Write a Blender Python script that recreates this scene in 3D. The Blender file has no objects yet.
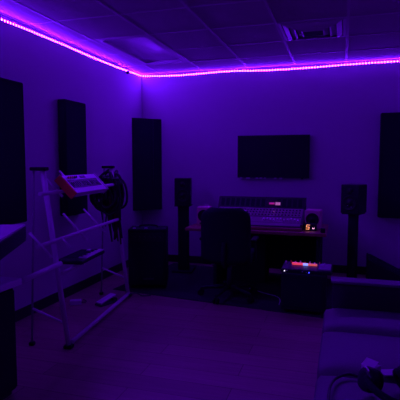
import bpy, bmesh, math, random
from mathutils import Vector, Matrix
random.seed(4)
PI = math.pi
scene = bpy.context.scene
C = bpy.context.collection
R = math.radians

# ------------------------------------------------------------------ materials
def mat(name, col, rough=0.6, metal=0.0, bump=0.0, scale=200.0, var=0.0, spec=0.5, coat=0.0):
    m = bpy.data.materials.new(name); m.use_nodes = True
    nt = m.node_tree; n = nt.nodes; l = nt.links
    b = n['Principled BSDF']
    b.inputs['Base Color'].default_value = (*col, 1)
    b.inputs['Roughness'].default_value = rough
    b.inputs['Metallic'].default_value = metal
    b.inputs['Specular IOR Level'].default_value = spec
    b.inputs['Coat Weight'].default_value = coat
    tc = n.new('ShaderNodeTexCoord'); nz = n.new('ShaderNodeTexNoise')
    nz.inputs['Scale'].default_value = scale; nz.inputs['Detail'].default_value = 4
    l.new(tc.outputs['Object'], nz.inputs['Vector'])
    if var:
        mx = n.new('ShaderNodeMix'); mx.data_type = 'RGBA'
        mx.inputs[6].default_value = tuple(c * (1 - var) for c in col) + (1,)
        mx.inputs[7].default_value = tuple(min(1, c * (1 + var)) for c in col) + (1,)
        l.new(nz.outputs['Fac'], mx.inputs[0]); l.new(mx.outputs[2], b.inputs['Base Color'])
    if bump:
        bp = n.new('ShaderNodeBump'); bp.inputs['Strength'].default_value = bump
        bp.inputs['Distance'].default_value = 0.004
        l.new(nz.outputs['Fac'], bp.inputs['Height']); l.new(bp.outputs['Normal'], b.inputs['Normal'])
    return m

def emit(name, col, strength, base=0.6):
    m = bpy.data.materials.new(name); m.use_nodes = True
    b = m.node_tree.nodes['Principled BSDF']
    b.inputs['Base Color'].default_value = (base, base, base, 1)
    b.inputs['Emission Color'].default_value = (*col, 1)
    b.inputs['Emission Strength'].default_value = strength
    return m

def wood_floor():
    m = bpy.data.materials.new('wood_plank_floor'); m.use_nodes = True
    nt = m.node_tree; n = nt.nodes; l = nt.links; b = n['Principled BSDF']
    tc = n.new('ShaderNodeTexCoord')
    br = n.new('ShaderNodeTexBrick')
    br.inputs['Color1'].default_value = (0.56, 0.36, 0.26, 1); br.inputs['Color2'].default_value = (0.44, 0.28, 0.20, 1)
    br.inputs['Mortar'].default_value = (0.2, 0.12, 0.08, 1)
    br.inputs['Scale'].default_value = 1.0; br.inputs['Brick Width'].default_value = 1.25
    br.inputs['Row Height'].default_value = 0.18; br.inputs['Mortar Size'].default_value = 0.003
    mp = n.new('ShaderNodeMapping'); mp.inputs['Scale'].default_value = (1.2, 22, 1)
    nz = n.new('ShaderNodeTexNoise'); nz.inputs['Scale'].default_value = 2.0; nz.inputs['Detail'].default_value = 6
    l.new(tc.outputs['Object'], br.inputs['Vector']); l.new(tc.outputs['Object'], mp.inputs['Vector'])
    l.new(mp.outputs['Vector'], nz.inputs['Vector'])
    mx = n.new('ShaderNodeMix'); mx.data_type = 'RGBA'; mx.blend_type = 'MULTIPLY'; mx.inputs[0].default_value = 0.55
    l.new(br.outputs['Color'], mx.inputs[6]); l.new(nz.outputs['Fac'], mx.inputs[7])
    l.new(mx.outputs[2], b.inputs['Base Color'])
    b.inputs['Roughness'].default_value = 0.42; b.inputs['Specular IOR Level'].default_value = 0.35
    return m

M = dict(
    wall=mat('painted_wall', (0.62, 0.60, 0.62), 0.75, bump=0.12, scale=90, spec=0.2),
    tile=mat('mineral_fibre_tile', (0.55, 0.50, 0.54), 0.95, bump=0.6, scale=160, var=0.15, spec=0.05),
    grid=mat('white_enamel_grid', (0.60, 0.56, 0.6), 0.45, spec=0.3),
    floor=wood_floor(),
    base=mat('black_vinyl_base', (0.02, 0.02, 0.022), 0.5),
    foam=mat('black_acoustic_fabric', (0.022, 0.022, 0.036), 0.95, bump=0.5, scale=400, spec=0.1),
    black=mat('black_plastic', (0.022, 0.021, 0.030), 0.45, bump=0.05, scale=300, spec=0.25),
    matte=mat('matte_black_vinyl', (0.022, 0.021, 0.032), 0.8, bump=0.3, scale=350, spec=0.15),
    screen=mat('tv_glass', (0.022, 0.018, 0.030), 0.25, spec=0.15),
    alu=mat('brushed_aluminium', (0.80, 0.74, 0.80), 0.42, metal=0.0, bump=0.05, scale=500),
    midgrey=mat('grey_painted_tube', (0.33, 0.31, 0.34), 0.6),
    steel=mat('dark_steel', (0.10, 0.10, 0.11), 0.45, metal=0.5),
    chrome=mat('bright_chrome', (0.7, 0.65, 0.7), 0.18, metal=1.0),
    rubber=mat('black_rubber', (0.01, 0.01, 0.01), 0.85),
    white=mat('white_plastic', (0.80, 0.76, 0.80), 0.4, bump=0.03),
    paper=mat('white_paper', (0.8, 0.78, 0.78), 0.8, bump=0.1),
    pink=mat('pale_speaker_wood', (0.88, 0.52, 0.48), 0.4, var=0.1, scale=30),
    red=mat('red_end_cheek', (0.75, 0.035, 0.03), 0.4),
    cone=mat('speaker_cone', (0.015, 0.015, 0.017), 0.6),
    deskwood=mat('red_brown_desk_wood', (0.36, 0.14, 0.09), 0.45, var=0.35, scale=25),
    console=mat('grey_console_panel', (0.30, 0.20, 0.22), 0.5, bump=0.05),
    condark=mat('dark_console_panel', (0.035, 0.03, 0.034), 0.5),
    fader=mat('pale_fader_cap', (0.92, 0.78, 0.82), 0.4),
    table=mat('white_laminate', (0.88, 0.85, 0.88), 0.4, var=0.05, scale=20),
    leather=mat('sofa_leather', (0.165, 0.145, 0.16), 0.5, bump=0.25, scale=120, var=0.15, spec=0.35),
    leatherdark=mat('sofa_base_and_arm_shade', (0.03, 0.028, 0.03), 0.9),
    chairfab=mat('black_chair_mesh', (0.016, 0.015, 0.026), 0.8, bump=0.4, scale=300, spec=0.15),
    lens=mat('troffer_lens', (0.72, 0.7, 0.74), 0.3, bump=0.4, scale=250),
    sheet=mat('dark_floor_sheet', (0.05, 0.04, 0.05), 0.95, bump=0.6, scale=300, spec=0.05),
    cable=mat('black_cable_jacket', (0.012, 0.011, 0.012), 0.45),
    cabred=mat('dark_red_cable_jacket', (0.12, 0.012, 0.015), 0.45),
    tape=mat('white_strip_tape', (0.5, 0.45, 0.5), 0.5),
    led=emit('violet_led', (0.13, 0.0045, 1.0), 590.0, 0.0),
    led_edge=emit('violet_led_edge', (0.13, 0.0016, 1.0), 130.0, 0.0),  # glow added on diode tops to brighten the ceiling trim
    sleeve=emit('violet_strip_glow', (0.20, 0.010, 1.0), 1.0, 0.9),
    digit=emit('peach_display', (1.0, 0.32, 0.10), 1.3),
    digit2=emit('pinkwhite_display', (1.0, 0.45, 0.75), 1.0),
    redlit=emit('red_orange_display', (1.0, 0.06, 0.05), 0.75),
    orangelit=emit('orange_display', (1.0, 0.13, 0.03), 0.6),
    blulit=emit('blue_indicator', (0.04, 0.05, 1.0), 2.0),
    whtlit=emit('white_indicator', (0.75, 0.65, 1.0), 1.6),
    cyalit=emit('pale_blue_indicator', (0.25, 0.3, 1.0), 1.4),
    meter=emit('meter_light', (0.9, 0.25, 0.45), 0.35),
    meterred=emit('meter_red_light', (0.8, 0.02, 0.08), 0.35),
)

# ------------------------------------------------------------------ mesh tools
def add_box(bm, lo, hi, bevel=0.0, mx=None, mi=0, seg=2):
    b2 = bmesh.new()
    bmesh.ops.create_cube(b2, size=1.0)
    sx, sy, sz = (hi[i] - lo[i] for i in range(3))
    bmesh.ops.scale(b2, vec=(sx, sy, sz), verts=b2.verts)
    bmesh.ops.translate(b2, vec=[(hi[i] + lo[i]) / 2 for i in range(3)], verts=b2.verts)
    if bevel:
        bmesh.ops.bevel(b2, geom=list(b2.edges), offset=bevel, segments=seg, affect='EDGES', profile=0.5)
    merge(bm, b2, mx, mi)

def merge(bm, b2, mx=None, mi=0):
    if mx is not None: bmesh.ops.transform(b2, matrix=mx, verts=b2.verts)
    vm = {}
    for v in b2.verts: vm[v] = bm.verts.new(v.co)
    for f in b2.faces:
        nf = bm.faces.new([vm[v] for v in f.verts]); nf.material_index = mi if mi else f.material_index
        nf.smooth = f.smooth
    b2.free()

def add_cyl(bm, p0, p1, r0, r1=None, seg=16, mi=0):
    p0, p1 = Vector(p0), Vector(p1); r1 = r0 if r1 is None else r1
    d = p1 - p0; q = d.to_track_quat('Z', 'Y').to_matrix().to_4x4()
    b2 = bmesh.new()
    bmesh.ops.create_cone(b2, cap_ends=True, segments=seg, radius1=r0, radius2=r1, depth=d.length)
    for f in b2.faces: f.smooth = len(f.verts) == 4
    merge(bm, b2, Matrix.Translation((p0 + p1) / 2) @ q, mi)

def add_tube(bm, pts, r, seg=8, closed=False, mi=0):
    pts = [Vector(p) for p in pts]; n = len(pts); rings = []
    up = None
    for i, p in enumerate(pts):
        if closed: t = pts[(i + 1) % n] - pts[i - 1]
        else: t = pts[min(i + 1, n - 1)] - pts[max(i - 1, 0)]
        t.normalize()
        if up is None: up = t.orthogonal().normalized()
        up = (up - t * up.dot(t)).normalized(); s = t.cross(up)
        rings.append([bm.verts.new(p + (up * math.cos(2 * PI * k / seg) + s * math.sin(2 * PI * k / seg)) * r) for k in range(seg)])
    for i in range(n if closed else n - 1):
        a, b = rings[i], rings[(i + 1) % n]
        for k in range(seg):
            f = bm.faces.new((a[k], a[(k + 1) % seg], b[(k + 1) % seg], b[k])); f.smooth = True; f.material_index = mi
    if not closed:
        bm.faces.new(rings[0][::-1]).material_index = mi; bm.faces.new(rings[-1]).material_index = mi

def smooth_path(ctrl, n=10):
    P = [Vector(p) for p in ctrl]; P = [P[0] * 2 - P[1]] + P + [P[-1] * 2 - P[-2]]; out = []
    for i in range(1, len(P) - 2):
        a, b, c, d = P[i - 1:i + 3]
        for k in range(n):
            t = k / n
            out.append(0.5 * ((2 * b) + (c - a) * t + (2 * a - 5 * b + 4 * c - d) * t * t + (3 * b - a - 3 * c + d) * t ** 3))
    out.append(P[-2]); return out

def add_lathe(bm, prof, mx=None, seg=28, mi=0):
    b2 = bmesh.new(); rings = []
    for r, z in prof:
        rings.append([b2.verts.new((r * math.cos(2 * PI * k / seg), r * math.sin(2 * PI * k / seg), z)) for k in range(seg)])
    for a, b in zip(rings, rings[1:]):
        for k in range(seg):
            f = b2.faces.new((a[k], a[(k + 1) % seg], b[(k + 1) % seg], b[k])); f.smooth = True
    b2.faces.new(rings[0][::-1]); b2.faces.new(rings[-1])
    merge(bm, b2, mx, mi)

def add_prism(bm, poly, axis, lo, hi, bevel=0.0, mx=None, mi=0):
    """extrude a 2-D outline along axis (0, 1 or 2)"""
    b2 = bmesh.new()
    def pt(p, h):
        q = list(p); q.insert(axis, h); return q
    a = [b2.verts.new(pt(p, lo)) for p in poly]; b = [b2.verts.new(pt(p, hi)) for p in poly]
    n = len(poly)
    b2.faces.new(a[::-1]); b2.faces.new(b)
    for i in range(n): b2.faces.new((a[i], a[(i + 1) % n], b[(i + 1) % n], b[i]))
    bmesh.ops.recalc_face_normals(b2, faces=b2.faces)
    if bevel: bmesh.ops.bevel(b2, geom=list(b2.edges), offset=bevel, segments=2, affect='EDGES', profile=0.5)
    merge(bm, b2, mx, mi)

def bx(lo, hi, bevel=0.0, mx=None):
    bm = bmesh.new(); add_box(bm, lo, hi, bevel, mx); return bm
def cy(p0, p1, r, r1=None, seg=16):
    bm = bmesh.new(); add_cyl(bm, p0, p1, r, r1, seg); return bm

def obj(name, bm, m, parent=None, loc=None, rotz=0.0):
    me = bpy.data.meshes.new(name)
    bmesh.ops.recalc_face_normals(bm, faces=bm.faces)
    bm.to_mesh(me); bm.free()
    for q in (m if isinstance(m, (list, tuple)) else [m]): me.materials.append(M[q])
    o = bpy.data.objects.new(name, me); C.objects.link(o)
    if parent: o.parent = parent
    if loc is not None: o.location = loc
    o.rotation_euler.z = rotz
    return o
def tag(o, label, cat, group=None):
    o['label'] = label; o['category'] = cat
    if group: o['group'] = group
    return o
def thing(name, label, cat, loc=(0, 0, 0), rotz=0.0, group=None):
    o = bpy.data.objects.new(name, None); C.objects.link(o)
    o.empty_display_size = 0.1
    o.location = loc; o.rotation_euler = (0, 0, rotz)
    return tag(o, label, cat, group)
def struct(name, bm, m, parent=None):
    o = obj(name, bm, m, parent)
    if not parent: o['kind'] = 'structure'
    return o
def copy_tree(o, parent=None):
    c = o.copy(); C.objects.link(c)
    if parent: c.parent = parent
    for ch in list(o.children): copy_tree(ch, c)
    return c

# ------------------------------------------------------------------ room
XL, YB, H = -2.73, 6.06, 2.635
XR, YF = 1.9, -1.4
T = 0.12
struct('floor', bx((XL - T, YF - T, -0.1), (XR + T, YB + T, 0)), 'floor')
struct('wall_left', bx((XL - T, YF - T, 0), (XL, YB + T, H + 0.3)), 'wall')
struct('wall_back', bx((XL, YB, 0), (XR, YB + T, H + 0.3)), 'wall')
struct('wall_right', bx((XR, YF - T, 0), (XR + T, YB + T, H + 0.3)), 'wall')
struct('wall_front', bx((XL, YF - T, 0), (XR, YF, H + 0.3)), 'wall')
struct('baseboard_left', bx((XL, YF, 0), (XL + 0.012, YB - 0.012, 0.10), 0.003), 'base')
struct('baseboard_back', bx((XL, YB - 0.012, 0), (XR - 0.012, YB, 0.10), 0.003), 'base')
struct('baseboard_right', bx((XR - 0.012, YF, 0), (XR, YB, 0.10), 0.003), 'base')

gx = [XL] + [-2.433 + 0.613 * k for k in range(8)] + [XR]
gx = [x for x in gx if x <= XR]
gy = [YF] + [y for y in [4.21 + 0.628 * k for k in range(-9, 3)] if YF < y < YB] + [YB]
TROF = (gx[1], gx[2], 4.21, 4.21 + 2 * 0.628)          # fluorescent troffer, two cells
VENT = (gx[4], gx[5], 4.21, 4.21 + 0.628)              # supply-air diffuser, one cell
bm = bmesh.new()
for i in range(len(gx) - 1):
    for j in range(len(gy) - 1):
        cxm, cym = (gx[i] + gx[i + 1]) / 2, (gy[j] + gy[j + 1]) / 2
        if any(b[0] < cxm < b[1] and b[2] < cym < b[3] for b in (TROF, VENT)): continue
        dz = random.uniform(0.0, 0.003)
        add_box(bm, (gx[i], gy[j], H + dz), (gx[i + 1], gy[j + 1], H + 0.02))
struct('ceiling', bm, 'tile')
bm = bmesh.new()
for x in gx[1:-1]:
    for j in range(len(gy) - 1):
        if TROF[0] < x < TROF[1] and TROF[2] <= gy[j] < TROF[3] - .01: continue
        add_box(bm, (x - 0.012, gy[j], H - 0.0015), (x + 0.012, gy[j + 1], H + 0.004))
for y in gy[1:-1]:
    for i in range(len(gx) - 1):
        cxm = (gx[i] + gx[i + 1]) / 2
        if TROF[0] < cxm < TROF[1] and TROF[2] + .01 < y < TROF[3] - .01: continue
        add_box(bm, (gx[i] + 0.012, y - 0.012, H - 0.0012), (gx[i + 1] - 0.012, y + 0.012, H + 0.004))
struct('trim_1', bm, 'grid')
bm = bmesh.new()                                        # wall angle all round
a = 0.02
add_box(bm, (XL, YF, H - a), (XL + 0.002, YB, H - 0.004)); add_box(bm, (XL, YF, H - 0.004), (XL + a, YB, H))
add_box(bm, (XL + 0.002, YB - 0.002, H - a), (XR, YB, H - 0.004)); add_box(bm, (XL + a, YB - a, H - 0.004), (XR, YB, H))
add_box(bm, (XR - 0.002, YF, H - a), (XR, YB - a, H - 0.004)); add_box(bm, (XR - a, YF, H - 0.004), (XR, YB - a, H))
struct('trim_2', bm, 'grid')
struct('wall_upper', bx((XL - T, YF - T, H + 0.3), (XR + T, YB + T, H + 0.4)), 'tile')   # slab above the hung ceiling

# troffer
x0, x1, y0, y1 = TROF
t = thing('ceiling_light', 'unlit rectangular fluorescent light panel recessed in the tiled ceiling near the corner', 'ceiling light', ((x0 + x1) / 2, (y0 + y1) / 2, H))
w, d = (x1 - x0) / 2 - .012, (y1 - y0) / 2 - .012
bm = bmesh.new()
for lo, hi in (((-w, -d, 0), (-w + .055, d, .1)), ((w - .055, -d, 0), (w, d, .1)), ((-w + .055, -d, 0), (w - .055, -d + .055, .1)), ((-w + .055, d - .055, 0), (w - .055, d, .1))):
    add_box(bm, lo, hi)
obj('frame', bm, 'grid', t)
obj('diffuser', bx((-w + .056, -d + .056, .022), (w - .056, d - .056, .035)), 'lens', t)

# supply-air diffuser
x0, x1, y0, y1 = VENT
t = thing('ceiling_vent', 'square stepped air vent with dark throat set in the ceiling above the screen', 'air vent', ((x0 + x1) / 2, (y0 + y1) / 2, H))
w, d = (x1 - x0) / 2 - .012, (y1 - y0) / 2 - .012
def ring(bm, r0, z0, r1, z1):
    s = [(-1, -1), (1, -1), (1, 1), (-1, 1)]
    A = [bm.verts.new((p[0] * r0[0], p[1] * r0[1], z0)) for p in s]; B = [bm.verts.new((p[0] * r1[0], p[1] * r1[1], z1)) for p in s]
    A2 = [bm.verts.new((p[0] * r0[0], p[1] * r0[1], z0 + .004)) for p in s]; B2 = [bm.verts.new((p[0] * r1[0], p[1] * r1[1], z1 + .004)) for p in s]
    for i in range(4):
        j = (i + 1) % 4
        bm.faces.new((A[i], A[j], B[j], B[i])); bm.faces.new((A2[i], B2[i], B2[j], A2[j]))
        bm.faces.new((A[i], A2[i], A2[j], A[j])); bm.faces.new((B[i], B[j], B2[j], B2[i]))
bm = bmesh.new(); ring(bm, (w, d), 0, (w - .03, d - .03), -.004); obj('frame', bm, 'grid', t)
k0 = [(w - .035, -.001, w - .085, -.022), (w - .09, -.004, w - .145, -.028), (w - .15, -.008, w - .205, -.032)]
for r0, z0, r1, z1 in k0:
    bm = bmesh.new(); ring(bm, (r0, r0), z0, (r1, r1), z1); obj('louver', bm, 'grid', t)
obj('throat', bx((-w, -d, .03), (w, d, .2)), 'black', t)
obj('center_plate', bx((-.085, -.085, -.03), (.085, .085, -.018), .004), 'black', t)

# ------------------------------------------------------------------ LED strips
def interp(tab, x):
    if x <= tab[0][0]: return tab[0][1]
    for (a, za), (b, zb) in zip(tab, tab[1:]):
        if x <= b: return za + (zb - za) * (x - a) / (b - a)
    return tab[-1][1]
LEFT = [(-1.3, 2.59), (3.2, 2.583), (3.56, 2.591), (4.2, 2.593), (4.6, 2.589), (5.27, 2.594), (6.05, 2.618)]
BACK = [(-2.72, 2.617), (-2.45, 2.603), (-2.155, 2.596), (-1.87, 2.603), (-1.59, 2.612), (-1.384, 2.612), (-1.183, 2.600),
        (-.92, 2.594), (-.67, 2.594), (-.42, 2.596), (-.175, 2.602), (0, 2.606), (.29, 2.611), (1.88, 2.610)]
PITCH = 0.0355
def bead_bm(bm, c, n):
    """one diode: lens face glows, top edge has an added weaker glow, other sides do not; n = the way it faces ('x' left wall, 'y' back wall, 'r' right wall)"""
    b2 = bmesh.new(); w_, h_, p_ = .0050, .0085, .004
    lo = [(-w_, h_), (w_, h_), (w_, -h_), (-w_, -h_)]
    A = [b2.verts.new((x, 0, z)) for x, z in lo]; B = [b2.verts.new((x * .92, -p_, z * .92)) for x, z in lo]
    for i in range(4): b2.faces.new((A[i], A[(i + 1) % 4], B[(i + 1) % 4], B[i])).material_index = 2 if i == 0 else 0
    f = b2.faces.new(B); f.material_index = 1
    b2.faces.new(A[::-1]).material_index = 0
    bmesh.ops.recalc_face_normals(b2, faces=b2.faces)
    rz = {'y': 0, 'x': PI / 2, 'r': -PI / 2}[n]
    merge(bm, b2, Matrix.Translation(c) @ Matrix.Rotation(rz, 4, 'Z'))
def led_obj(name, bm, parent, loc=None):
    me = bpy.data.meshes.new(name); bm.to_mesh(me); bm.free()
    me.materials.append(M['tape']); me.materials.append(M['led']); me.materials.append(M['led_edge'])
    o = bpy.data.objects.new(name, me); C.objects.link(o); o.parent = parent
    if loc: o.location = loc
    return o
def strip_tape(tab, kind, a, b, parent):
    bm = bmesh.new(); n = int((b - a) / .06); prev = None
    hh, tk = .006, .003
    for i in range(n + 1):
        s = a + (b - a) * i / n; z = interp(tab, s)
        if kind == 'x': P = [(XL, s, z + hh), (XL + tk, s, z + hh), (XL + tk, s, z - hh), (XL, s, z - hh)]
        elif kind == 'r': P = [(XR, s, z + hh), (XR - tk, s, z + hh), (XR - tk, s, z - hh), (XR, s, z - hh)]
        else: P = [(s, YB, z + hh), (s, YB - tk, z + hh), (s, YB - tk, z - hh), (s, YB, z - hh)]
        vs = [bm.verts.new(p) for p in P]
        if prev:
            for k in range(4): bm.faces.new((prev[k], prev[(k + 1) % 4], vs[(k + 1) % 4], vs[k]))
        else: bm.faces.new(vs)
        prev = vs
    bm.faces.new(prev[::-1])
    return obj('tape', bm, 'sleeve', parent)

t = thing('led_strip', 'glowing violet led strip running along the top of the left wall', 'led strip')
strip_tape(LEFT, 'x', -1.3, 6.05, t)
b0 = bmesh.new(); bead_bm(b0, (0, 0, 0), 'x')
s = 6.03; first = None; cnt = 0
while s > 3.05 and cnt < 100:
    p = (XL + .003, s, interp(LEFT, s))
    if first is None: first = led_obj('led', b0, t, p)
    else:
        c = first.copy(); C.objects.link(c); c.location = p
    s -= PITCH; cnt += 1
bm = bmesh.new()
while s > -1.25:
    bead_bm(bm, Vector((XL + .003, s, interp(LEFT, s))), 'x'); s -= PITCH
led_obj('led_row', bm, t)['kind'] = 'stuff'

t = thing('led_strip', 'sagging violet led strip with separate bright dots along the top of the back wall', 'led strip')
strip_tape(BACK, 'y', -2.715, 1.88, t)
b0 = bmesh.new(); bead_bm(b0, (0, 0, 0), 'y')
s = -2.70; first = None; cnt = 0
while cnt < 98:
    p = (s, YB - .003, interp(BACK, s))
    if first is None: first = led_obj('led', b0, t, p)
    else:
        c = first.copy(); C.objects.link(c); c.location = p
    s += PITCH; cnt += 1
bm = bmesh.new()
while s < 1.87:
    bead_bm(bm, Vector((s, YB - .003, interp(BACK, s))), 'y'); s += PITCH
led_obj('led_row', bm, t)['kind'] = 'stuff'

# small dark holder on the left wall by the corner
bm = bmesh.new(); add_cyl(bm, (XL, 5.60, 2.585), (XL + .03, 5.60, 2.585), .022, .018)
tag(obj('wall_hook', bm, 'black'), 'small dark round knob on the left wall just under the light strip', 'wall hook')

# ------------------------------------------------------------------ absorber panels
def panel(name, label, lo, hi, face):
    t = thing(name, label, 'acoustic panel', ((lo[0] + hi[0]) / 2, (lo[1] + hi[1]) / 2, lo[2]), 0, 'black acoustic panels on the walls')
    c = Vector(((lo[0] + hi[0]) / 2, (lo[1] + hi[1]) / 2, lo[2]))
    l2, h2 = Vector(lo) - c, Vector(hi) - c
    obj('fabric_core', bx(l2, h2, .012), 'foam', t)
    # piping around the front edge
    bm = bmesh.new()
    if face == 'x':
        X = h2.x; q = [(X, l2.y + .012, l2.z + .012), (X, h2.y - .012, l2.z + .012), (X, h2.y - .012, h2.z - .012), (X, l2.y + .012, h2.z - .012)]
    else:
        Y = l2.y; q = [(l2.x + .012, Y, l2.z + .012), (h2.x - .012, Y, l2.z + .012), (h2.x - .012, Y, h2.z - .012), (l2.x + .012, Y, h2.z - .012)]
    pts = []
    for i in range(4):
        A, B = Vector(q[i]), Vector(q[(i + 1) % 4]); pts += [A.lerp(B, k / 8) for k in range(8)]
    add_tube(bm, pts, .004, 6, closed=True)
    obj('piping', bm, 'matte', t)
    return t
panel('acoustic_panel', 'tall black acoustic panel at the left edge, nearest on the left wall', (XL + .002, 2.79, .885), (XL + .092, 3.40, 2.09), 'x')
panel('acoustic_panel', 'tall black acoustic panel on the left wall behind the keyboard stand', (XL + .002, 4.02, .86), (XL + .092, 4.41, 2.035), 'x')
panel('acoustic_panel', 'black acoustic panel at the right edge, hung on the back wall', (.43, YB - .092, .735), (1.04, YB - .002, 2.00), 'y')
t = thing('bass_trap', 'black bass trap panel set across the far left corner above the amplifier', 'acoustic panel', (XL, YB, .745), 0, 'black acoustic panels on the walls')
bm = bmesh.new(); add_prism(bm, [(.001, -.001), (.001, -.335), (.30, -.001)], 2, 0, 1.265, .006)
obj('fabric_core', bm, 'foam', t)
bm = bmesh.new()
pa, pb = Vector((.001, -.335)), Vector((.30, -.001)); pm = pa.lerp(pb, .70); nrm = Vector((.74, -.67)) * .003
add_tube(bm, [(pm.x + nrm.x, pm.y + nrm.y, z) for z in (.30, .6, .9, 1.2, 1.255)], .003, 6)
obj('seam', bm, 'steel', t)['label'] = 'thin pale vertical seam line'

# ------------------------------------------------------------------ wall screen
t = thing('television', 'flat black television mounted on the back wall above the console', 'television', (-.862, YB, 1.205))
TW = .465
obj('screen', bx((-TW + .008, -.062, .018), (TW - .008, -.058, .545)), 'screen', t)
bm = bmesh.new(); add_box(bm, (-TW, -.058, 0), (TW, -.03, .553), .006)
for lo, hi in (((-TW, -.064, 0), (TW, -.058, .018)), ((-TW, -.064, .545), (TW, -.058, .553)), ((-TW, -.064, .018), (-TW + .008, -.058, .545)), ((TW - .008, -.064, .018), (TW, -.058, .545))):
    add_box(bm, lo, hi)
obj('frame', bm, 'black', t)
obj('wall_bracket', bx((-.2, -.03, .12), (.2, 0, .42), .004), 'steel', t)
for px, wd in ((-.43, .03), (-.35, .05), (-.22, .03), (-.17, .03), (-.11, .025), (.02, .03), (.09, .035)):
    obj('cable_plug', bx((px, -.066, -.014), (px + wd, -.045, .004), .001), 'white', t)
obj('sensor_lens', bx((.36, -.06, -.014), (.39, -.04, 0), .002), 'black', t)

# ------------------------------------------------------------------ monitors on stands
def monitor(name, label, loc, rz, w, d, h, face='black'):
    t = thing(name, label, 'speaker', loc, rz)
    obj('cabinet', bx((-w / 2, -d / 2, 0), (w / 2, d / 2, h), .008), face, t)
    Rx = Matrix.Rotation(PI / 2, 4, 'X')
    bm = bmesh.new()
    rw = w * .40
    add_lathe(bm, [(rw, 0), (rw, .006), (rw * .9, .008), (rw * .82, .002), (rw * .35, -.012 + .014), (rw * .3, .008), (.001, .014)],
              Matrix.Translation((0, -d / 2, h * .36)) @ Rx)
    obj('woofer', bm, 'cone', t)
    bm = bmesh.new(); rt = w * .17
    add_lathe(bm, [(rt, 0), (rt, .004), (rt * .6, .002), (rt * .4, .006), (.001, .009)], Matrix.Translation((0, -d / 2, h * .78)) @ Rx)
    obj('tweeter', bm, 'cone', t)
    return t
def speaker_stand(label, loc, rz, h, pw):
    t = thing('speaker_stand', label, 'speaker stand', loc, rz)
    obj('base_plate', bx((-.13, -.15, 0), (.13, .15, .02), .004), 'matte', t)
    obj('pole', bx((-pw / 2, -.05, .02), (pw / 2, .05, h - .012), .006), 'matte', t)
    obj('top_plate', bx((-.10, -.11, h - .012), (.10, .11, h), .002), 'matte', t)
    return t
speaker_stand('black speaker stand with a wide post left of the desk', (-1.935, 5.56, .0085), R(8), .855, .13)
m = monitor('speaker', 'black speaker on the stand left of the mixing desk', (-1.935, 5.55, .8635), R(14), .205, .20, .345)
bm = bmesh.new(); add_prism(bm, [(-.012, .03), (0, .0), (.014, .034), (0, .012)], 1, -.104, -.099)
obj('badge', bm, 'alu', m, (-.01, 0, .09))['label'] = 'tiny pale v-shaped badge'
speaker_stand('black speaker stand standing behind the sofa arm', (.137, 5.52, .0085), R(-20), .825, .09)
m = monitor('speaker', 'black speaker on the stand at the right behind the sofa', (.137, 5.52, .8335), R(-24), .21, .235, .325)
for z, x in ((.09, -.02), (.115, .015), (.075, .02)):
    obj('indicator_light', cy((x, -.119, z), (x, -.122, z), .004, seg=10), 'alu', m)

# ------------------------------------------------------------------ amplifier in the corner
t = thing('guitar_amplifier', 'knee-high black amplifier cabinet on the floor below the corner bass trap', 'amplifier', (-2.04, 4.635, .0085), R(17))
W2, D2, HA = .212, .29, .665
obj('cabinet', bx((-W2, 0, .03), (W2, D2, HA), .014), 'matte', t)
obj('grille_cloth', bx((-W2 + .03, -.006, .08), (W2 - .03, .004, .50), .003), 'foam', t)
obj('control_panel', bx((-W2 + .03, -.006, .53), (W2 - .03, .004, .62), .002), 'black', t)
for i in range(6):
    x = -.14 + i * .056
    obj('control_knob', cy((x, -.006, .575), (x, -.022, .575), .011, .009, 12), 'black', t)
bm = bmesh.new(); add_tube(bm, smooth_path([(-.10, .14, HA - .004), (-.09, .14, HA + .02), (0, .14, HA + .028), (.09, .14, HA + .02), (.10, .14, HA - .004)], 6), .009, 8)
obj('handle', bm, 'rubber', t)
for x in (-.16, -.03):
    obj('metal_switch', bx((x, .02, HA), (x + .03, .04, HA + .012), .003), 'alu', t)
obj('jack_plate', bx((-.05, -.009, .10), (.07, -.005, .118), .001), 'steel', t)
for x in (-W2 + .03, W2 - .03):
    for y in (.03, D2 - .03):
        obj('foot', cy((x, y, 0), (x, y, .032), .018, seg=12), 'rubber', t)

# ------------------------------------------------------------------ desk and console
DZ = .66
t = thing('desk', 'long red-brown studio desk against the back wall carrying the mixing console', 'desk', (-.925, 5.35, 0))
obj('desktop', bx((-.785, -.40, DZ - .035), (.785, .40, DZ), .006), 'deskwood', t)
for x in (-.44, .70):
    obj('side_panel', bx((x - .02, -.34, .0085), (x + .02, .36, DZ - .035), .004), 'matte', t)
obj('modesty_panel', bx((-.42, .20, .12), (.68, .22, DZ - .035), .002), 'matte', t)
obj('rack_unit', bx((-.30, -.10, .0085), (.10, .19, DZ - .05), .005), 'matte', t)

t = thing('mixing_console', 'wide audio mixing console with rows of faders on the desk', 'mixing console', (-.935, 5.06, DZ))
CW = .535
prof = [(0, 0), (.60, 0), (.60, .225), (.50, .205), (.0, .045)]
bm = bmesh.new(); add_prism(bm, prof, 0, -CW, CW, .004); obj('chassis', bm, 'condark', t)
sl = math.atan2(.16, .50)
MX = Matrix.Translation((0, 0, .045)) @ Matrix.Rotation(sl, 4, 'X')      # panel frame: x across, y up the slope
L = .525
obj('channel_panel', bx((-CW + .025, .012, 0), (CW - .025, L - .02, .004), .001, MX), 'console', t)
for x in (-CW, CW - .022):
    obj('end_cheek', bx((x, -.004, .0), (x + .022, .604, .07), .004, Matrix.Identity(4)), 'condark', t)
obj('armrest', bx((-CW, -.03, 0), (CW, 0.0, .035), .01), 'deskwood', t)
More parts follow.
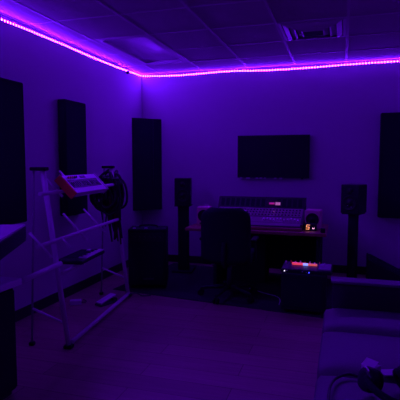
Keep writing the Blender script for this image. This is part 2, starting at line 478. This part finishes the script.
# meter bridge
bm = bmesh.new(); add_prism(bm, [(.46, .19), (.60, .22), (.60, .325), (.545, .325)], 0, -CW, CW, .004)
mb = obj('meter_bridge', bm, 'condark', t)
fn = Vector((0, -.135, .085)).normalized()
fa = math.atan2(.135, .085)
MM = Matrix.Translation((0, .46, .19)) @ Matrix.Rotation(fa, 4, 'X')
for i in range(16):
    x = -CW + .03 + i * (2 * CW - .06) / 16
    if 9 <= i <= 10: continue
    obj('level_meter', bx((x + .006, .03, 0), (x + .05, .135, .003), .001, MM), 'matte', mb)
obj('display', bx((.10, .06, 0), (.165, .085, .004), .001, MM), 'meterred', mb)
obj('display', bx((.175, .05, 0), (.235, .09, .004), .001, MM), 'meter', mb)
# faders and knobs
def fbm():
    bm = bmesh.new(); add_box(bm, (-.008, -.022, .004), (.008, .022, .022), .002); return bm
f0 = None; xs = [-CW + .05 + i * .0385 for i in range(26)]
for i, x in enumerate(xs):
    if 12 <= i <= 14: continue
    yy = .15 + .018 * math.sin(i * 1.7)
    p = MX @ Vector((x, yy, 0))
    if f0 is None:
        f0 = obj('fader', fbm(), 'fader', t, p); f0.rotation_euler.x = sl
    else:
        c = f0.copy(); C.objects.link(c); c.location = p
sm = bx((-CW + .035, .085, .004), (CW - .035, .088, .006), 0, MX); obj('trim_line', sm, 'condark', t)
k0 = None
for r_ in range(3):
    for i, x in enumerate(xs):
        if i % 1: continue
        p = MX @ Vector((x, .29 + r_ * .07, 0))
        if k0 is None:
            k0 = obj('knob', cy((0, 0, .003), (0, 0, .016), .010, .008, 10), 'steel', t, p); k0.rotation_euler.x = sl
        else:
            c = k0.copy(); C.objects.link(c); c.location = p
obj('scribble_strip', bx((-CW + .03, .235, .004), (CW - .03, .255, .006), 0, MX), 'condark', t)
obj('power_light', cy(MX @ Vector((.175, .38, .004)), MX @ Vector((.175, .38, .012)), .008, seg=10), 'meter', t)

def nearfield(label, loc, rz):
    t = thing('desk_speaker', label, 'speaker', loc, rz)
    obj('cabinet', bx((-.085, -.09, 0), (.085, .09, .215), .012), 'pink', t)
    Rx = Matrix.Rotation(PI / 2, 4, 'X')
    bm = bmesh.new(); add_lathe(bm, [(.072, 0), (.072, .006), (.064, .008), (.055, .002), (.026, .003), (.02, .008), (.001, .013)], Matrix.Translation((0, -.09, .112)) @ Rx)
    obj('woofer', bm, 'cone', t)
    obj('port', bx((-.05, -.094, .012), (.05, -.088, .03), .004), 'cone', t)
    return t
nearfield('small pale desk speaker left of the mixing console', (-1.585, 5.33, DZ), R(10))
nearfield('small pale desk speaker right of the mixing console', (-.295, 5.33, DZ), R(-6))

# lit display beside the console: a seven-segment five and a small mark
t = thing('desk_display', 'small black display with glowing orange figure below the right desk speaker', 'display', (-.325, 5.12, DZ))
obj('housing', bx((-.055, 0, 0), (.075, .05, .076), .006), 'black', t)
def segs(bm, keys, cx, cz, w, h, th, slant=.18):
    for k in keys:
        r = {'a': (-w, w, h, h), 'd': (-w, w, -h, -h), 'g': (-w, w, 0, 0), 'f': (-w, -w, 0, h), 'e': (-w, -w, -h, 0), 'b': (w, w, 0, h), 'c': (w, w, -h, 0)}[k]
        z0, z1 = r[2] - th / 2, r[3] + th / 2; xa, xb = r[0] - th / 2, r[1] + th / 2
        vs = []
        for (x, z) in ((xa, z0), (xb, z0), (xb, z1), (xa, z1)):
            vs.append((cx + x + slant * z, cz + z))
        add_prism(bm, vs, 1, -.004, .001)
bm = bmesh.new(); segs(bm, 'afgcd', -.018, .042, .015, .023, .0055); obj('digit', bm, 'digit', t)['label'] = 'glowing peach figure 5'
bm = bmesh.new(); segs(bm, 'fgb', .040, .026, .009, .010, .005); obj('digit', bm, 'digit2', t)['label'] = 'small pinkish white lit mark'
tag(obj('desk_clamp', bx((-.03, -.03, 0), (.02, .02, .05), .008), 'black', None, (-.175, 5.03, DZ)), 'small black clamp block on the right end of the desk', 'clamp')

# ------------------------------------------------------------------ office chair
t = thing('office_chair', 'black high-backed office chair with its back turned, in front of the desk', 'chair', (-1.10, 4.60, .0085), R(3))
def cushion(w, d, h, n=2, pinch=0.0):
    bm = bmesh.new(); add_box(bm, (-w / 2, -d / 2, -h / 2), (w / 2, d / 2, h / 2), min(w, d, h) * .32, seg=3)
    return bm
bm = bmesh.new()
# backrest outline with rounded shoulders, gently curved
rows = []
nz_ = 12; nx_ = 10
def back_pt(u, v, side):
    z = .40 + v * .555
    half = .250 * (1 - .06 * (v - .35) ** 2)
    if v > .82: half *= math.sqrt(max(0.05, 1 - ((v - .82) / .18) ** 2 * .62))
    if v < .08: half *= math.sqrt(max(0.05, 1 - ((.08 - v) / .08) ** 2 * .3))
    x = half * u
    y = -.235 + .055 * u * u - .06 * (v - .3) ** 2 + (.0 if side else -.055 * (1 - .5 * abs(u) ** 3))
    return (x, y, z)
grid = {}
for s_ in (0, 1):
    for i in range(nx_ + 1):
        for j in range(nz_ + 1):
            grid[s_, i, j] = bm.verts.new(back_pt(-1 + 2 * i / nx_, j / nz_, s_))
for s_ in (0, 1):
    for i in range(nx_):
        for j in range(nz_):
            f = bm.faces.new((grid[s_, i, j], grid[s_, i + 1, j], grid[s_, i + 1, j + 1], grid[s_, i, j + 1])); f.smooth = True
for j in range(nz_):
    for i in (0, nx_): bm.faces.new((grid[0, i, j], grid[0, i, j + 1], grid[1, i, j + 1], grid[1, i, j]))
for i in range(nx_):
    for j in (0, nz_): bm.faces.new((grid[0, i, j], grid[0, i + 1, j], grid[1, i + 1, j], grid[1, i, j]))
obj('backrest', bm, 'chairfab', t)
bm = cushion(.50, .48, .10); o = obj('seat', bm, 'chairfab', t, (0, .03, .43))
bm = bmesh.new(); add_tube(bm, smooth_path([(0, -.05, .37), (0, -.24, .37), (0, -.315, .45), (0, -.30, .62)], 6), .022, 10)
obj('back_support', bm, 'black', t)
for sx in (-1, 1):
    bm = bmesh.new(); add_tube(bm, smooth_path([(sx * .20, .02, .385), (sx * .262, .02, .40), (sx * .268, .02, .50), (sx * .262, .02, .60)], 6), .015, 8)
    a_ = obj('armrest', bm, 'black', t)
    obj('arm_pad', bx((sx * .262 - .03, -.12, .60), (sx * .262 + .03, .14, .628), .01), 'rubber', a_)
obj('gas_column', cy((0, 0, .10), (0, 0, .36), .028, .022), 'steel', t)
obj('tilt_mechanism', bx((-.09, -.10, .35), (.09, .10, .385), .012), 'steel', t)
bm = bmesh.new(); add_tube(bm, smooth_path([(-.06, -.02, .365), (-.13, -.03, .355), (-.19, -.03, .33)], 5), .006, 8); obj('tilt_lever', bm, 'alu', t)
for k in range(5):
    a_ = R(-105 + 72 * k); u = Vector((math.cos(a_), math.sin(a_), 0))
    bm = bmesh.new(); add_cyl(bm, u * .02 + Vector((0, 0, .115)), u * .30 + Vector((0, 0, .078)), .028, .015, 10)
    lg = obj('base_leg', bm, 'black', t)
    side = Vector((-u.y, u.x, 0)); c = u * .30
    bm = bmesh.new()
    for sgn in (-1, 1): add_cyl(bm, c + side * .008 * sgn + Vector((0, 0, .03)), c + side * .024 * sgn + Vector((0, 0, .03)), .03, seg=16)
    add_cyl(bm, c + Vector((0, 0, .03)), c + Vector((0, 0, .085)), .007, seg=8)
    obj('caster', bm, 'rubber', lg)

# ------------------------------------------------------------------ black case with lit unit on top
t = thing('equipment_case', 'low black case on the floor right of the office chair under the lit device', 'case', (-.315, 4.43, .0085))
obj('body', bx((-.205, -.18, .025), (.20, .18, .37), .012), 'matte', t)
obj('front_grille', bx((-.175, -.187, .06), (.17, -.178, .32), .003), 'foam', t)
for x in (-.15, .15):
    for y in (-.14, .14): obj('foot', cy((x, y, 0), (x, y, .03), .02, seg=12), 'rubber', t)
bm = bmesh.new(); add_tube(bm, smooth_path([(.188, -.06, .25), (.21, -.05, .255), (.212, 0, .255), (.21, .05, .255), (.188, .06, .25)], 6), .008, 8); obj('handle', bm, 'rubber', t)

t = thing('effects_unit', 'small music device with red, blue and white lights on the low black case', 'music device', (-.29, 4.41, .379), R(-2))
bm = bmesh.new(); add_prism(bm, [(-.12, 0), (.12, 0), (.12, .055), (-.12, .03)], 0, -.235, .225, .004); obj('body', bm, 'black', t)
ss = math.atan2(.025, .24); ME = Matrix.Translation((0, -.12, .03)) @ Matrix.Rotation(ss, 4, 'X')
obj('top_panel', bx((-.225, .01, 0), (.215, .225, .003), .001, ME), 'steel', t)
obj('lit_display', bx((-.15, .14, .003), (-.03, .155, .022), .001, ME), 'redlit', t)['label'] = 'glowing red strip'
obj('lit_display', bx((-.015, .14, .003), (.085, .155, .020), .001, ME), 'orangelit', t)['label'] = 'glowing orange strip'
obj('lit_display', bx((-.045, .135, .003), (.0, .139, .025), .001, ME), 'cyalit', t)['label'] = 'pale blue lit strip'
obj('side_module', bx((.105, .02, .003), (.215, .20, .014), .002, ME), 'midgrey', t)
for i in range(9):
    p = ME @ Vector((-.21 + i * .045, .17 + .02 * (i % 2), .002))
    obj('knob', cy(p, p + Vector((0, 0, .026)), .009, .007, 10), ('alu', 'red', 'alu')[i % 3], t)
for x, z, k, r_ in ((-.20, .015, 'whtlit', .006), (-.175, .02, 'alu', .005), (-.035, .018, 'alu', .006), (.025, .013, 'blulit', .006), (-.0, .012, 'alu', .003)):
    obj('indicator_light', cy((x, -.118, z), (x, -.125, z), r_, seg=10), k, t)

# ------------------------------------------------------------------ keyboard stand (own frame: y along the bars, x away from the wall)
ST = Matrix.Translation((-1.955, 2.95, 0)) @ Matrix.Rotation(R(7.1), 4, 'Z')
t = thing('keyboard_stand', 'tall silver a-frame keyboard stand with three tiers along the left wall', 'keyboard stand', (-1.955, 2.95, 0), R(7.1))
LY = 1.388
def fx(z): return -.172 * z / 1.36
for y in (0, LY):
    lg = obj('front_leg', cy((0, y, .02), (-.172, y, 1.345), .019, .021), 'alu', t)
    obj('foot', bx((-.03, y - .03, 0), (.035, y + .03, .028), .008), 'rubber', lg)
    lg = obj('rear_leg', cy((-.30, y, .02), (-.245, y, 1.345), .008, .008), 'midgrey', t)
    obj('foot', bx((-.32, y - .02, 0), (-.28, y + .02, .028), .008), 'rubber', lg)
    obj('top_cap', bx((-.262, y - .035, 1.345), (-.138, y + .035, 1.372), .008), 'rubber', t)
    obj('side_brace', cy((fx(.19), y, .19), (-.285, y, .29), .009), 'alu', t)
obj('foot_bar', cy((.012, 0.03, .035), (.012, LY - .03, .035), .017), 'alu', t)
for z, ya, yb, r_ in ((1.18, -.15, LY, .015), (.825, -.28, LY, .015), (.65, -.52, 0, .018), (.575, 0, .68, .014)):
    x = fx(z) + .034
    obj('cross_bar', cy((x, ya, z), (x, yb, z), r_), 'alu', t)
# tilted arms: from low front to high rear
def arm(y, z, f, b, ang=46):
    x = fx(z) + .034; dx, dz = math.cos(R(ang)), math.sin(R(ang))
    bm = bmesh.new(); add_cyl(bm, (x + f * dx, y, z - f * dz + .012), (x - b * dx, y, z + b * dz + .012), .009, seg=12)
    a_ = obj('support_arm', bm, 'alu', t)
    obj('end_cap', cy((x + f * dx, y, z - f * dz + .012), (x + (f + .014) * dx, y, z - (f + .014) * dz + .012), .0105, seg=12), 'alu', a_)
arm(-.25, .825, .11, .11); arm(.38, .825, .09, .20); arm(.78, .825, .09, .20)
arm(.06, .825, .09, .0)
def arm2(y, z, f, b, ang=46):
    arm(y, z, f, b, ang)
arm2(.10, 1.18, .05, .17); arm2(.42, 1.18, .05, .20); arm2(.74, 1.18, .05, .13)
def flat_arm(y, z, b):
    x = fx(z) + .034
    obj('support_arm', bx((x - b, y - .012, z + .014), (x + .075, y + .012, z + .026), .003), 'alu', t)
flat_arm(.24, .575, .16); flat_arm(.58, .575, .16)

# red-ended synthesizer on the top tier (own tilted frame)
ang = R(46)
KX = fx(1.125) + .034
U = Vector((-math.cos(ang), 0, math.sin(ang))); Nn = Vector((math.sin(ang), 0, math.cos(ang)))
front = Vector((.022, .135, 1.170))
MK = Matrix(((0, U.x, Nn.x, front.x), (1, U.y, Nn.y, front.y), (0, U.z, Nn.z, front.z), (0, 0, 0, 1)))   # x along the stand, y up the tilt, z off the panel
t = thing('synthesizer', 'small synthesizer with a red end tilted on the top tier of the keyboard stand', 'synthesizer', ST @ front)
MW = ST.to_3x3().to_4x4() @ MK.to_3x3().to_4x4()
SL, SD, SH = .67, .185, .05
def kobj(name, lo, hi, m, bev=.002, par=None): 
    return obj(name, bx(lo, hi, bev, MW), m, par or t)
kobj('case', (.018, 0, -SH), (SL - .018, SD, 0), 'white')
for x in (0, SL - .018): kobj('end_cheek', (x, -.006, -SH - .012), (x + .018, SD + .006, .006), 'red' if x == 0 else 'white')
kobj('control_panel', (.05, .05, 0), (SL - .06, .135, .003), 'black', .001)
for i in range(16):
    x = .075 + i * .0325
    if i in (5, 10): continue
    kobj('key', (x, .062 + (.012 if i % 3 == 1 else 0), .003), (x + .014, .11, .009), 'steel', .001)
for i in range(5):
    x = .10 + i * .035; p = MW @ Vector((x, .158, .0)); q = MW @ Vector((x, .158, .014))
    obj('knob', cy(p, q, .009, .008, 10), 'red' if i < 3 else 'black', t)
kobj('display', (.32, .148, .0), (.42, .172, .003), 'black', .001)

# mini keyboard on the lowest tier
t = thing('mini_keyboard', 'small dark keyboard with white keys on the lowest tier of the stand', 'keyboard', ST @ Vector((-.065, .41, .6015)), R(7.1))
bm = bmesh.new(); add_box(bm, (-.12, -.24, 0), (.112, .24, .034), .015); obj('body', bm, 'black', t)
kb = obj('keybed', bx((.035, -.14, .033), (.107, .225, .042), .002), 'white', t)
for i in range(17):
    y = -.13 + i * .0208
    if i % 7 in (2, 6): continue
    obj('black_key', bx((.035, y + .012, .042), (.06, y + .019, .046), .001), 'black', t)
obj('button_panel', bx((-.10, -.14, .033), (.01, .21, .037), .002), 'matte', t)
obj('pitch_wheel', bx((-.02, .13, .037), (.01, .18, .05), .004), 'alu', t)

# cable bundle hung over the far cap
bm = bmesh.new()
random.seed(11)
for k in range(22):
    lx = -.20 + random.uniform(-.03, .05); cyy = LY + (-1) ** k * random.uniform(.05, .10); w_ = random.uniform(.03, .14); hgt = random.uniform(.20, .36)
    top = random.uniform(1.20, 1.32)
    pts = []
    for j in range(26):
        a_ = 2 * PI * j / 26
        rr = 1 + .08 * math.sin(3 * a_ + k)
        zz = top - hgt / 2 + hgt / 2 * math.cos(a_) * rr
        pts.append(ST @ Vector((lx + w_ * math.sin(a_) * rr * (1 - .35 * math.cos(a_)), cyy + .03 * math.sin(2 * a_ + k), min(zz, 1.335))))
    add_tube(bm, pts, random.uniform(.011, .018), 7, closed=True)
for k in range(20):
    lx = -.20 + random.uniform(-.10, .15); sy = (-1) ** k; L_ = random.uniform(.40, .66)
    pts = smooth_path([(lx, LY + sy * .06, 1.22), (lx + random.uniform(-.03, .03), LY + sy * .08, 1.22 - L_ / 2), (lx + random.uniform(-.03, .06), LY + sy * .08, 1.22 - L_)], 8)
    add_tube(bm, [ST @ p for p in pts], random.uniform(.006, .011), 7, mi=1 if k % 3 == 0 else 0)
# straps tying the loops round the post
for z in (1.16, 1.24):
    x = fx(z); pts = [ST @ Vector((x + .05 * math.cos(q), LY + .105 * math.sin(q), z)) for q in [2 * PI * i / 20 for i in range(20)]]
    add_tube(bm, pts, .012, 7, closed=True)
tag(obj('cable_bundle', bm, ['cable', 'cabred']), 'thick bundle of dark cables hanging from the far post of the keyboard stand', 'cables')

# bits on the floor by the far foot
t = thing('power_adapter', 'small pale power adapter block on the floor behind the stand foot bar', 'power adapter', tuple(ST @ Vector((-.42, 1.02, 0))), R(30))
obj('body', bx((-.055, -.035, 0), (.055, .035, .045), .006), 'white', t)
bm = bmesh.new(); add_tube(bm, smooth_path([(.05, 0, .02), (.09, .02, .008), (.10, .07, .008), (.07, .13, .008)], 6), .004, 6); obj('lead', bm, 'cable', t)
t = thing('foot_pedal', 'small grey pedal lying against the foot bar of the keyboard stand', 'pedal', tuple(ST @ Vector((-.13, 1.10, 0))), R(-20))
obj('base', bx((-.05, -.11, 0), (.05, .11, .02), .005), 'steel', t)
obj('treadle', bx((-.04, -.10, .0), (.04, .10, .014), .004, Matrix.Translation((0, 0, .045)) @ Matrix.Rotation(R(14), 4, 'X')), 'alu', t)
obj('hinge', cy((-.045, .085, .03), (.045, .085, .03), .02, seg=10), 'steel', t)

# ------------------------------------------------------------------ left table, cabinet, tilted white keyboard
t = thing('side_table', 'white-topped table along the left wall at the left edge', 'table', (-2.28, 1.60, 0))
obj('tabletop', bx((-.44, -.75, .66), (.423, .725, .70), .004), 'table', t)
for x in (-.40, -.06):
    for y in (-.70, .68): obj('leg', bx((x - .02, y - .02, 0), (x + .02, y + .02, .66), .003), 'matte', t)
t = thing('cabinet', 'black cabinet under the white-topped table at the left edge', 'cabinet', (-2.07, 1.85, 0))
obj('body', bx((-.20, -.45, .03), (.20, .41, .655), .006), 'matte', t)
for y0_, y1_ in ((-.44, -.02), (-.01, .40)):
    d_ = obj('door', bx((.20, y0_, .05), (.216, y1_, .645), .003), 'matte', t)
    yh = y1_ - .05 if y0_ < -.2 else y0_ + .05
    obj('handle', cy((.228, yh, .38), (.228, yh, .50), .005, seg=8), 'steel', d_)
obj('plinth', bx((-.18, -.43, 0), (.18, .39, .03)), 'black', t)

P0 = Vector((-2.0, 2.56)); u = Vector((.44, -.90)).normalized(); rot = math.atan2(u.y, u.x)
t = thing('electric_piano', 'keyboard with bright white top raised above the table at the left edge', 'keyboard', (P0.x, P0.y, .885), rot)
# local x runs along the keyboard towards the camera, local -y towards the wall
obj('body', bx((0, -.28, 0), (1.05, 0, .10), .006), 'black', t)
obj('top_cover', bx((.0, -.27, .098), (.62, -.004, .112), .003), 'white', t)
obj('keybed', bx((.63, -.155, .098), (1.04, -.012, .108), .003), 'white', t)
for i in range(27, 43):
    if i % 7 in (2, 6): continue
    obj('black_key', bx((.05 + i * .0228, -.15, .108), (.061 + i * .0228, -.07, .116), .001), 'black', t)
obj('control_panel', bx((.64, -.27, .098), (1.03, -.165, .106), .003), 'black', t)
t = thing('tabletop_stand', 'black bracket stand holding the raised white keyboard above the table', 'stand', (P0.x, P0.y, .70), rot)
for x in (.62, .92):
    bm = bmesh.new(); add_box(bm, (x - .015, -.26, 0), (x + .015, -.04, .02), .003); add_box(bm, (x - .015, -.19, .02), (x + .015, -.15, .165), .003); add_box(bm, (x - .015, -.27, .165), (x + .015, -.02, .185), .003)
    obj('bracket', bm, 'steel', t)
obj('tie_bar', cy((.62, -.17, .09), (.92, -.17, .09), .008), 'steel', t)

# ------------------------------------------------------------------ sofa
t = thing('sofa', 'dark leather sofa in the lower right corner seen from its seat side', 'sofa', (.318, 2.2, 0))
obj('base', bx((-.385, -.98, .06), (.50, 1.03, .27), .02), 'leatherdark', t)
def pad(lo, hi, bev=.045, puff=.018):
    bm = bmesh.new(); add_box(bm, lo, hi)
    bmesh.ops.subdivide_edges(bm, edges=list(bm.edges), cuts=9, use_grid_fill=True)
    c = [(lo[i] + hi[i]) / 2 for i in range(3)]; hs = [(hi[i] - lo[i]) / 2 for i in range(3)]
    for v in bm.verts:
        q = [max(-1, min(1, (v.co[i] - c[i]) / hs[i])) for i in range(3)]
        # rounded box
        inner = [max(-hs[i] + bev, min(hs[i] - bev, v.co[i] - c[i])) for i in range(3)]
        d_ = Vector([v.co[i] - c[i] - inner[i] for i in range(3)])
        if d_.length > 1e-6: d_ = d_.normalized() * min(bev, max(abs(x) for x in d_) if False else bev)
        v.co = Vector(c) + Vector(inner) + d_
        if q[2] > .5: v.co.z += puff * (1 - q[0] ** 2) * (1 - q[1] ** 2)
    for f in bm.faces: f.smooth = True
    return bm
for a_, b_ in ((.512, .93), (-.062, .500), (-.64, -.074), (-.92, -.652)):
    obj('seat_cushion', pad((-.41, a_, .27), (.42, b_, .45)), 'leather', t)
obj('arm', pad((-.36, .935, .06), (.62, 1.06, .60), .014, 0), 'leatherdark', t)  # shade on the far arm's front is put into the darker fabric
obj('arm_lit_top', pad((-.37, .93, .60), (.62, 1.065, .622), .008, 0), 'leather', t)  # lighter strip paints the lit top of the far arm
obj('arm', pad((-.40, -1.06, .06), (.62, -.94, .60), .03, 0), 'leather', t)
obj('backrest', pad((.42, -.935, .06), (.62, .93, .82), .05, 0), 'leather', t)
for x in (-.34, .55):
    for y in (-.95, .98): obj('foot', cy((x, y, 0), (x, y, .07), .02, .026, 12), 'black', t)

# things on the sofa
SZ = .462
t = thing('small_box', 'small white paper box on the sofa beside the headphones', 'box', (.143, 2.09, SZ - .002), R(-38))
obj('carton', bx((-.03, -.03, 0), (.03, .03, .058), .002), 'paper', t)
obj('flap', bx((-.03, .0, 0), (.03, .045, .0015), 0, Matrix.Translation((0, -.03, .058)) @ Matrix.Rotation(R(28), 4, 'X')), 'paper', t)
tag(obj('folded_paper', bx((-.05, -.03, 0), (.05, .03, .006), .001, Matrix.Rotation(R(0), 4, 'Z')), 'paper', None, (.238, 2.165, SZ - .002), R(20)), 'small folded white paper lying right of the white box on the sofa', 'paper')
t = thing('headphones', 'black over-ear headphones lying on the sofa at the bottom right corner', 'headphones', (.20, 1.955, SZ + .012), R(205))
for sx in (-1, 1):
    mx = Matrix.Translation((sx * .085, .0, .055)) @ Matrix.Rotation(sx * R(70), 4, 'Y')
    bm = bmesh.new(); add_lathe(bm, [(.02, -.028), (.042, -.026), (.05, -.012), (.05, .012), (.044, .022), (.02, .026)], mx, 28)
    e = obj('ear_cup', bm, 'black', t)
    bm = bmesh.new(); ptsr = [mx @ Vector((.043 * math.cos(a_), .043 * math.sin(a_), .026)) for a_ in [2.6 + .9 * k / 10 for k in range(11)]]
    add_tube(bm, ptsr, .0035, 6); obj('highlight_arc', bm, 'white', e)['label'] = 'pale curved highlight painted on the ear cup'  # pale arc stands in for a highlight on the cup
    bm = bmesh.new(); ptsr = [mx @ Vector((.034 * math.cos(a_), .034 * math.sin(a_), -.03)) for a_ in [2 * PI * k / 24 for k in range(24)]]
    add_tube(bm, ptsr, .014, 8, closed=True); obj('ear_pad', bm, 'rubber', e)
bm = bmesh.new()
add_tube(bm, smooth_path([(-.105, .02, .07), (-.11, .09, .06), (-.07, .16, .045), (0, .185, .04), (.07, .16, .045), (.11, .09, .06), (.105, .02, .07)], 6), .014, 8)
obj('headband', bm, 'matte', t)
bm = bmesh.new()
add_tube(bm, smooth_path([(.10, 2.06, .470), (.05, 2.07, .472), (.0, 2.02, .472), (-.025, 1.94, .472), (-.03, 1.84, .472), (-.03, 1.70, .472)], 8), .006, 7)
tag(obj('headphone_cable', bm, 'cable'), 'thin dark cable curling over the sofa seat left of the headphones', 'cable')

# ------------------------------------------------------------------ wedge on the floor by the back wall
t = thing('floor_wedge', 'black wedge-shaped floor monitor behind the sofa at the right edge', 'floor speaker', (.30, 5.30, 0))
bm = bmesh.new(); add_prism(bm, [(0, 0), (.52, 0), (.52, .09), (0, .345)], 1, 0, .42, .006); obj('cabinet', bm, 'matte', t)
sa = math.atan2(-.255, .52); MG = Matrix.Translation((0, 0, .345)) @ Matrix.Rotation(-sa, 4, 'Y')
obj('grille', bx((.04, .03, .001), (.53, .39, .008), .002, MG), 'foam', t)

bm = bmesh.new(); add_prism(bm, [(-2.40, 4.50), (-.08, 4.20), (.105, 5.65), (-2.215, 5.95)], 2, 0, .008, .002)  # thin dark sheet laid over the back part of the floor
tag(obj('sheet', bm, 'sheet'), 'large thin dark sheet on the floor under the office chair, desk and amplifier', 'sheet')

# ------------------------------------------------------------------ floor cables
bm = bmesh.new(); add_tube(bm, smooth_path([(-.95, 4.95, .015), (-.78, 4.82, .015), (-.62, 4.72, .015), (-.57, 4.60, .015), (-.56, 4.45, .015)], 8), .004, 7)
tag(obj('floor_cable', bm, 'alu'), 'thin pale cable looping on the dark sheet between the chair and the low black case', 'cable')
bm = bmesh.new(); add_tube(bm, smooth_path([(-2.13, 4.15, .006), (-2.10, 4.25, .03), (-2.04, 4.33, .04), (-1.98, 4.36, .006), (-1.9, 4.40, .006)], 8), .007, 7)
tag(obj('floor_cable', bm, 'steel'), 'short curved cable on the floor in front of the corner amplifier', 'cable')

# ------------------------------------------------------------------ world, camera, view
w = bpy.data.worlds.new('dark_world'); scene.world = w; w.use_nodes = True
w.node_tree.nodes['Background'].inputs['Color'].default_value = (0, 0, 0, 1)
w.node_tree.nodes['Background'].inputs['Strength'].default_value = 0
cam = bpy.data.cameras.new('camera'); co = bpy.data.objects.new('camera', cam); C.objects.link(co)
cam.sensor_width = 36; cam.lens = 460 / 400 * 36; cam.clip_start = 0.05
co.location = (0, 0, 1.404)
co.rotation_euler = (PI / 2 - .081, 0, .299)
scene.camera = co
vs = scene.view_settings
vs.view_transform = 'Standard'; vs.look = 'None'; vs.gamma = 1; vs.use_curve_mapping = False
vs.exposure = 0.0
scene.cycles.use_denoising = True
scene.cycles.denoising_prefilter = 'NONE'
scene.cycles.denoising_input_passes = 'RGB_ALBEDO_NORMAL'
scene.cycles.sample_clamp_indirect = 4
scene.cycles.max_bounces = 8
